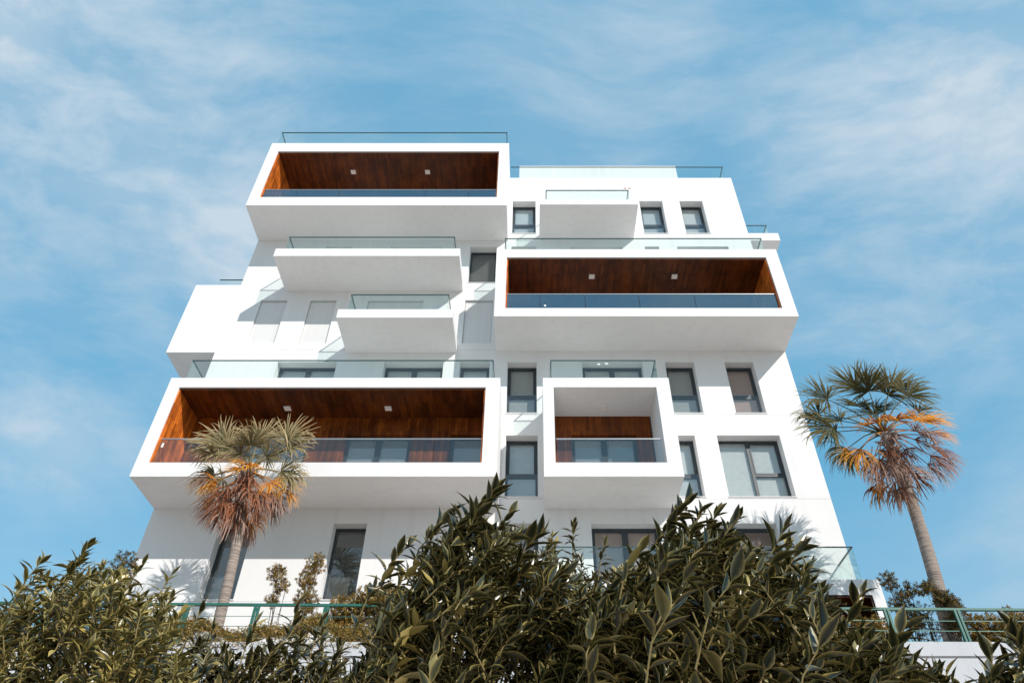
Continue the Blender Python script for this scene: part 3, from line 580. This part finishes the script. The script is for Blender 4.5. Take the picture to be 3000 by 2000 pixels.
# ------------------------------------------------------------------ planting on the terrace
def small_shrub(name, label, cat, blobs, base, n, leaf, mat, seed, stems=4, group=None, narrow=.34):
    rng = random.Random(seed); o = empty(name, base, label, cat, group); LV = Leaves(); ST = MB(); b0 = Vector(base)
    tot = sum(b[3] ** 2 for b in blobs)
    for (x, y, z, r, *_) in blobs:
        c = Vector((x, y, z)); k = int(n * 2.4 * r * r / tot / 7) + 1
        for s in range(max(2, stems)):
            e = c + rv(rng, r * .35); ST.tube([b0 + rv(rng, .03), b0.lerp(e, .5) + rv(rng, .04), e], [.012, .008, .004], 5, False)
        for i in range(k):
            q = rv(rng).normalized() * r * rng.random() ** .42; q.z *= (_[0] if _ else 1); p = c + q; dv = (q.normalized() * .6 + Vector((0, 0, .8)) + rv(rng, .35)).normalized()
            if rng.random() < .35: ST.tube([c.lerp(p, .3), p], [.004, .002], 4, False)
            az = rng.uniform(0, 6.28); tone = rng.random()
            for j in range(7):
                az += 2.4; u = dv.cross(Vector((.3, 1, .1))).normalized(); v = dv.cross(u); rad = u * math.cos(az) + v * math.sin(az)
                LV.add(p + dv * (j * leaf * .12), dv * .7 + rad * .9, dv - rad * .4 + rv(rng, .2), leaf * rng.uniform(.7, 1.2), leaf * narrow, .1, min(1, tone * .6 + rng.random() * .45))
    LV.build('foliage', mat, o, False); ST.build('stems', M['bark'], o, True); return o
G1 = 'young shrubs planted behind the railing'
small_shrub('young_shrub', 'slender leafy sapling beside the lower right corner of the building', 'shrub', [(8.58, 16.8, 7.42, .22), (8.92, 16.8, 7.15, .22), (8.68, 16.8, 6.85, .24), (8.85, 16.8, 6.5, .3)], (8.75, 16.8, 5.4), 1300, .07, M['leaf_d'], 21, group=G1)
small_shrub('young_shrub', 'dark dense tuft at the foot of the right palm trunk', 'shrub', [(9.25, 15.98, 6.62, .2), (9.42, 15.98, 6.45, .22), (9.3, 15.98, 6.05, .22)], (9.3, 16.0, 5.4), 1100, .075, M['leaf_d'], 22, group=G1)
small_shrub('young_shrub', 'thin-leaved sapling crossing the right palm trunk', 'shrub', [(8.87, 15.98, 6.87, .15), (9.04, 15.98, 6.92, .14)], (9.1, 16.0, 5.4), 260, .075, M['leaf_d'], 23, 2, group=G1)
small_shrub('young_shrub', 'small bluish sapling left of the right palm, its top just over the rail', 'shrub', [(9.05, 16.7, 6.6, .24), (9.1, 16.7, 6.2, .28)], (9.05, 16.7, 5.4), 420, .065, M['leaf_d'], 24, group=G1)
small_shrub('young_shrub', 'thin sapling against the white wall, the lower one left of the tall window', 'shrub', [(-6.2, 16.9, 7.65, .22), (-6.05, 16.9, 7.35, .2), (-6.15, 16.9, 7.0, .16)], (-6.0, 16.9, 5.4), 900, .06, M['leaf_h'], 25, 3, group=G1)
small_shrub('young_shrub', 'taller thin sapling overlapping the tall dark window', 'shrub', [(-5.3, 16.9, 7.9, .26), (-5.45, 16.9, 7.5, .26), (-5.35, 16.9, 7.0, .3), (-5.2, 16.9, 6.5, .3)], (-5.3, 16.9, 5.4), 1900, .065, M['leaf_h'], 26, 4, group=G1)
small_shrub('young_shrub', 'fine-leaved dark sapling peeking over the left shrub', 'shrub', [(-10.0, 16.9, 7.95, .28), (-9.9, 16.9, 7.5, .3)], (-9.9, 16.9, 5.4), 700, .07, M['leaf_d'], 27, group=G1)
G2 = 'clipped golden hedges along the railing'
small_shrub('hedge', 'golden-green hedge behind the railing at the far right', 'hedge', [(x, 16.4, z, .30) for x in (9.95, 10.35, 10.75, 11.15, 11.55, 11.95, 12.4) for z in (5.75, 6.15)] + [(10.9, 16.4, 6.38, .22), (11.5, 16.4, 6.3, .25)], (11.0, 16.4, 5.4), 6500, .075, M['leaf_h'], 31, 2, G2, .45)
small_shrub('hedge', 'golden hedge below the bottom wooden balcony opening', 'hedge', [(x, 16.3, z, .28) for x in (5.8, 6.3, 6.8, 7.3, 7.7) for z in (5.7, 6.1)], (6.9, 16.3, 5.4), 3600, .075, M['leaf_h'], 32, 2, G2, .45)
small_shrub('hedge', 'rounded dark golden hedge right of the tall window', 'hedge', [(-4.3, 16.5, 6.5, .42), (-3.8, 16.5, 6.7, .45), (-3.3, 16.5, 6.8, .4), (-2.8, 16.5, 6.6, .4), (-2.2, 16.5, 6.5, .4), (-4.1, 16.5, 6.0, .4), (-3.4, 16.5, 6.0, .45), (-2.7, 16.5, 6.0, .4)], (-3.5, 16.5, 5.4), 8500, .07, M['leaf_h'], 33, 3, G2, .45)
small_shrub('hedge', 'low golden hedge left of the left palm base', 'hedge', [(-8.3, 16.4, 6.1, .35), (-7.9, 16.4, 6.05, .33), (-8.7, 16.4, 6.0, .35), (-8.1, 16.4, 5.7, .3)], (-8.2, 16.4, 5.4), 3200, .07, M['leaf_h'], 34, 2, G2, .45)
small_shrub('hedge', 'small golden hedge at the far left end of the railing', 'hedge', [(x, 16.4, z, .32) for x in (-12.6, -12.1, -11.6, -11.1, -10.6) for z in (5.7, 6.05)], (-11.7, 16.4, 5.4), 1700, .07, M['leaf_h'], 35, 2, G2, .45)
# trailing ground cover over the coping on the left
rng = random.Random(5); LV = Leaves()
for i in range(20000):
    x = rng.uniform(-9.6, -2.2); t = rng.random()
    hmax = 5.98 + .10 * math.sin(x * 2.3) + .07 * math.sin(x * 5.1)
    y = 15.52 + t * .7; z = (5.42 + rng.random() * (hmax - 5.42)) if t < .3 else hmax - .12 * rng.random()
    LV.add((x, y, z), Vector((rng.gauss(0, .5), -.5, rng.uniform(-.3, .9))), rv(rng), rng.uniform(.04, .09), .026, .2, rng.random())
gc = LV.build('ground_cover', M['moss'], None, False); tag(gc, 'yellowish trailing ground cover spilling over the wall top below the left palm', 'ground cover', kind='stuff')

# ------------------------------------------------------------------ palms
def frond(parent, hub, c, mat, Rf, seed, spread=105, droop=.5, rnd=.0, name='frond', nseg=42, label=None, back=0.0, face=0.0, wm=1.0):
    """fan leaf: c = end of the leaf stalk relative to the hub; segments fan out from it and droop"""
    rng = random.Random(seed); hub = Vector(hub); C = hub + Vector(c); ln = Vector(c).length
    mid = hub.lerp(C, .5) + Vector((0, 0, .10 * ln)); t = (C - mid).normalized()
    V = []; F = []; RN = []; RM = []
    pts = [hub, mid, C]
    mbp = MB(); mbp.tube([hub, hub.lerp(mid, .5) + Vector((0, 0, .03)), mid, C], [.028, .02, .016, .011], 5); V += mbp.v; F += mbp.f; RN += [.6] * len(mbp.v); RM += [.25] * len(mbp.v)
    lat = t.cross(Vector((0, -face, 1 - .75 * face))); lat = lat.normalized() if lat.length > .15 else Vector((1, 0, 0)); lat = (lat + rv(rng, .12)).normalized(); nrm = lat.cross(t).normalized()
    sp = R(spread); dphi = 2 * sp / nseg; tone = rng.uniform(.1, .5); S = [0, .2, .42, .6, .78, .9, 1]
    for i in range(nseg):
        ph = -sp + dphi * (i + .5) + rng.gauss(0, .03 + rnd * .2)
        if rng.random() < .04 + rnd * .15: continue
        d = (t * math.cos(ph) + lat * math.sin(ph) + nrm * (.18 * abs(math.sin(ph)) - back) + rv(rng, .03 + rnd * .25)).normalized()
        Ls = Rf * (.78 + .22 * math.cos(ph)) * rng.uniform(.88, 1.06); p = Vector(C); tn = min(1, max(0, tone + rng.gauss(0, .2)))
        dr = droop * rng.uniform(.6, 1.5); brk = rng.random() < .22 + rnd * .5; bs = rng.uniform(.5, .85); side = d.cross(nrm).normalized(); n0 = len(V)
        for k, s in enumerate(S):
            if k:
                ds = S[k] - S[k - 1]; g_ = dr * s * s * 2.2 + (2.5 if brk and s > bs else 0)
                d = (d + Vector((0, 0, -1)) * g_ * ds + rv(rng, .03 + .12 * rnd)).normalized(); p = p + d * Ls * ds
            side = (side - side.dot(d) * d).normalized(); nn_ = side.cross(d)
            if s <= .42: w = s * Ls * math.tan(dphi / 2) * 1.25 + .006
            else: w = (.42 * Ls * math.tan(dphi / 2) * 1.3 + .004) * max(0.0, 1 - (s - .42) / .58) ** .8 + .0012
            w *= wm * (.8 if rnd > .3 else 1)
            V += [tuple(p - side * w), tuple(p + nn_ * w * .6), tuple(p + side * w)]; RN += [tn] * 3; e = s ** 1.8; RM += [e * .8 + .12] + [e * .7] + [e * .8 + .12]
        for k in range(len(S) - 1):
            a = n0 + k * 3; F += [(a, a + 1, a + 4, a + 3), (a + 1, a + 2, a + 5, a + 4)]
    return link(name, V, F, mat, parent, True, dict(rnd=RN, rim=RM), label)
def palm(base, top, hub, label, fans, seed, r0, r1, nskirt, skirt_h, long_side, wm=1.0):
    rng = random.Random(seed); o = empty('palm_tree', base, label, 'palm tree', 'fan palms planted on the terrace')
    b, tp, h = Vector(base), Vector(top), Vector(hub); n = 150; pts = []; rr = []
    for i in range(n + 1):
        s = i / n; p = b.lerp(tp, s / .8) if s < .8 else tp.lerp(h, (s - .8) / .2); p = p + Vector((math.sin(s * 3.1) * .07, 0, 0))
        pts.append(p); rr.append((r0 + (r1 - r0) * s + .06 * math.exp(-s * 14)) * (1 + .022 * (1 - 2 * ((i * .5) % 1))) * (1 + rng.gauss(0, .006)))
    MB().tube(pts, rr, 24).build('trunk', M['trunk'], o, True)
    # matted fibres and old leaf bases under the crown
    m = MB()
    for k in range(60):
        a = rng.uniform(0, 6.28); z = rng.uniform(-skirt_h * .9, .12); e = Vector((math.cos(a), math.sin(a), 0)); p = h + Vector((0, 0, z))
        m.tube([p + e * r1 * .6, p + e * (r1 + .10) + Vector((0, 0, .12)), p + e * (r1 + .2) + Vector((0, 0, .16))], [.035, .022, .01], 5)
    m.build('leaf_bases', M['trunk'], o, True)
    extra = []
    for (c, mt, rf, spd, dr, rn) in fans:
        if mt in ('fg', 'fk') and rng.random() < (.9 if seed == 8 else .4): extra.append((tuple(v + rng.gauss(0, .15) - (.18 if k_ == 2 else 0) for k_, v in enumerate(c)), mt, rf * .85, spd, dr + .25, rn + .1))
    for i, (c, mt, rf, spd, dr, rn) in enumerate(list(fans) + extra):
        rf *= 1.14 if seed == 8 else 1.03; fc = 0 if abs(c[1]) > .39 else (.95 if mt in ('fg', 'fk') else .6)
        frond(o, h + Vector((0, 0, rng.uniform(-.08, .1))), c, M[mt], rf, seed * 100 + i, spd, dr, rn, 'frond', label={'fo': 'bright orange dying fan leaf', 'fb': 'dry pinkish brown fan leaf', 'fd': 'dry rust brown fan leaf'}.get(mt), face=fc, wm=wm, nseg=int(42 + 14 * (1 - wm)))
    for i in range(nskirt):
        a = 6.283 * i / nskirt * 2.0 + rng.uniform(-.3, .3); s = rng.random(); z = -skirt_h * s * .8; pl = rng.uniform(.5, .85)
        out_ = rng.uniform(.6, 1.25) * (1 - .35 * s)
        c = Vector((math.cos(a) * pl * out_, math.sin(a) * pl * out_, -pl * (.25 + .6 * s)))
        if i % 9 == 0: c = Vector((long_side * .28, -.2, -.9))
        frond(o, h + Vector((0, 0, z)), c, M[rng.choice(['fb', 'fb', 'fd', 'fb', 'fd', 'fb', 'fd', 'fo'])], rng.uniform(.6, .95), seed * 100 + 50 + i, rng.uniform(40, 75), rng.uniform(1.3, 2.4), .8, 'dead_frond', nseg=22)
    return o
palm((-7.05, 16.4, 5.4), (-7.30, 16.4, 9.0), (-7.43, 16.4, 10.2), 'fan palm in front of the lower left box balcony with a rusty skirt', [
    ((-.13, .3, 1.2), 'fg', .95, 100, .12, .05), ((.70, .1, 1.05), 'fg', .95, 115, .2, .1), ((-.95, 0, .95), 'fg', .95, 115, .45, .2), ((.04, -.4, .55), 'fg', .75, 100, .5, .15),
    ((.85, 0, .0), 'fg', .85, 100, 1.1, .25), ((0, -.45, -.20), 'fo', .62, 120, .6, .15), ((-.85, 0, -.1), 'fg', .85, 100, 1.0, .3), ((.36, .7, 1.0), 'fg', .9, 105, .3, .1),
    ((-.6, -.3, .55), 'fg', .85, 105, .7, .2), ((-.5, .6, .8), 'fg', .9, 105, .4, .15), ((.5, -.3, .30), 'fg', .8, 105, .7, .2), ((.7, -.2, -.45), 'fo', .6, 80, 1.4, .4), ((-.65, -.2, -.45), 'fo', .65, 80, 1.3, .4),
    ((.75, .1, -.55), 'fb', .8, 70, 1.5, .5), ((.55, -.3, -.7), 'fd', .75, 70, 1.6, .5), ((-.7, .1, -.65), 'fd', .8, 70, 1.5, .5), ((.95, .2, -.3), 'fo', .7, 75, 1.3, .5),
    ((.2, -.35, -.5), 'fd', .6, 80, 1.4, .4), ((-.9, -.1, -.25), 'fb', .8, 80, 1.5, .5), ((.15, -.5, -.15), 'fo', .6, 100, 1.0, .2)], 4, .128, .108, 22, .6, .25, .9)
palm((9.18, 16.2, 5.4), (9.53, 16.2, 9.85), (9.53, 16.2, 11.30), 'taller fan palm standing free against the sky right of the building', [
    ((-.19, .2, 1.75), 'fk', .95, 95, .10, .05), ((-.20, -.4, 1.05), 'fk', .8, 100, .4, .15), ((.80, .2, 1.70), 'fk', 1.0, 105, .12, .1), ((1.05, 0, 1.2), 'fk', .85, 100, .7, .25),
    ((-1.12, .2, 1.35), 'fk', .9, 110, .4, .2), ((-1.35, 0, .25), 'fk', 1.0, 95, .55, .2), ((.95, -.1, .35), 'fo', .95, 105, .7, .25), ((-.36, -.5, -.05), 'fo', .75, 105, .9, .25),
    ((-.9, -.2, -.7), 'fo', .85, 75, 1.4, .35), ((1.1, 0, -.45), 'fd', .9, 85, 1.4, .4), ((1.35, .1, .15), 'fo', .7, 80, 1.1, .4), ((-.9, .3, .65), 'fk', .85, 100, .8, .3), ((.3, .6, 1.2), 'fk', .85, 100, .3, .2),
    ((.85, -.2, -.8), 'fd', .85, 70, 1.6, .4), ((-1.1, .1, -.5), 'fk', .8, 70, 1.5, .4), ((.1, -.55, .05), 'fo', .7, 100, .9, .3), ((.5, -.5, -.3), 'fb', .75, 90, 1.3, .4), ((-.5, -.2, -.95), 'fb', .9, 60, 1.7, .5), ((1.0, .3, -.7), 'fb', .8, 70, 1.6, .5)], 8, .165, .125, 23, 1.15, -1, .9)
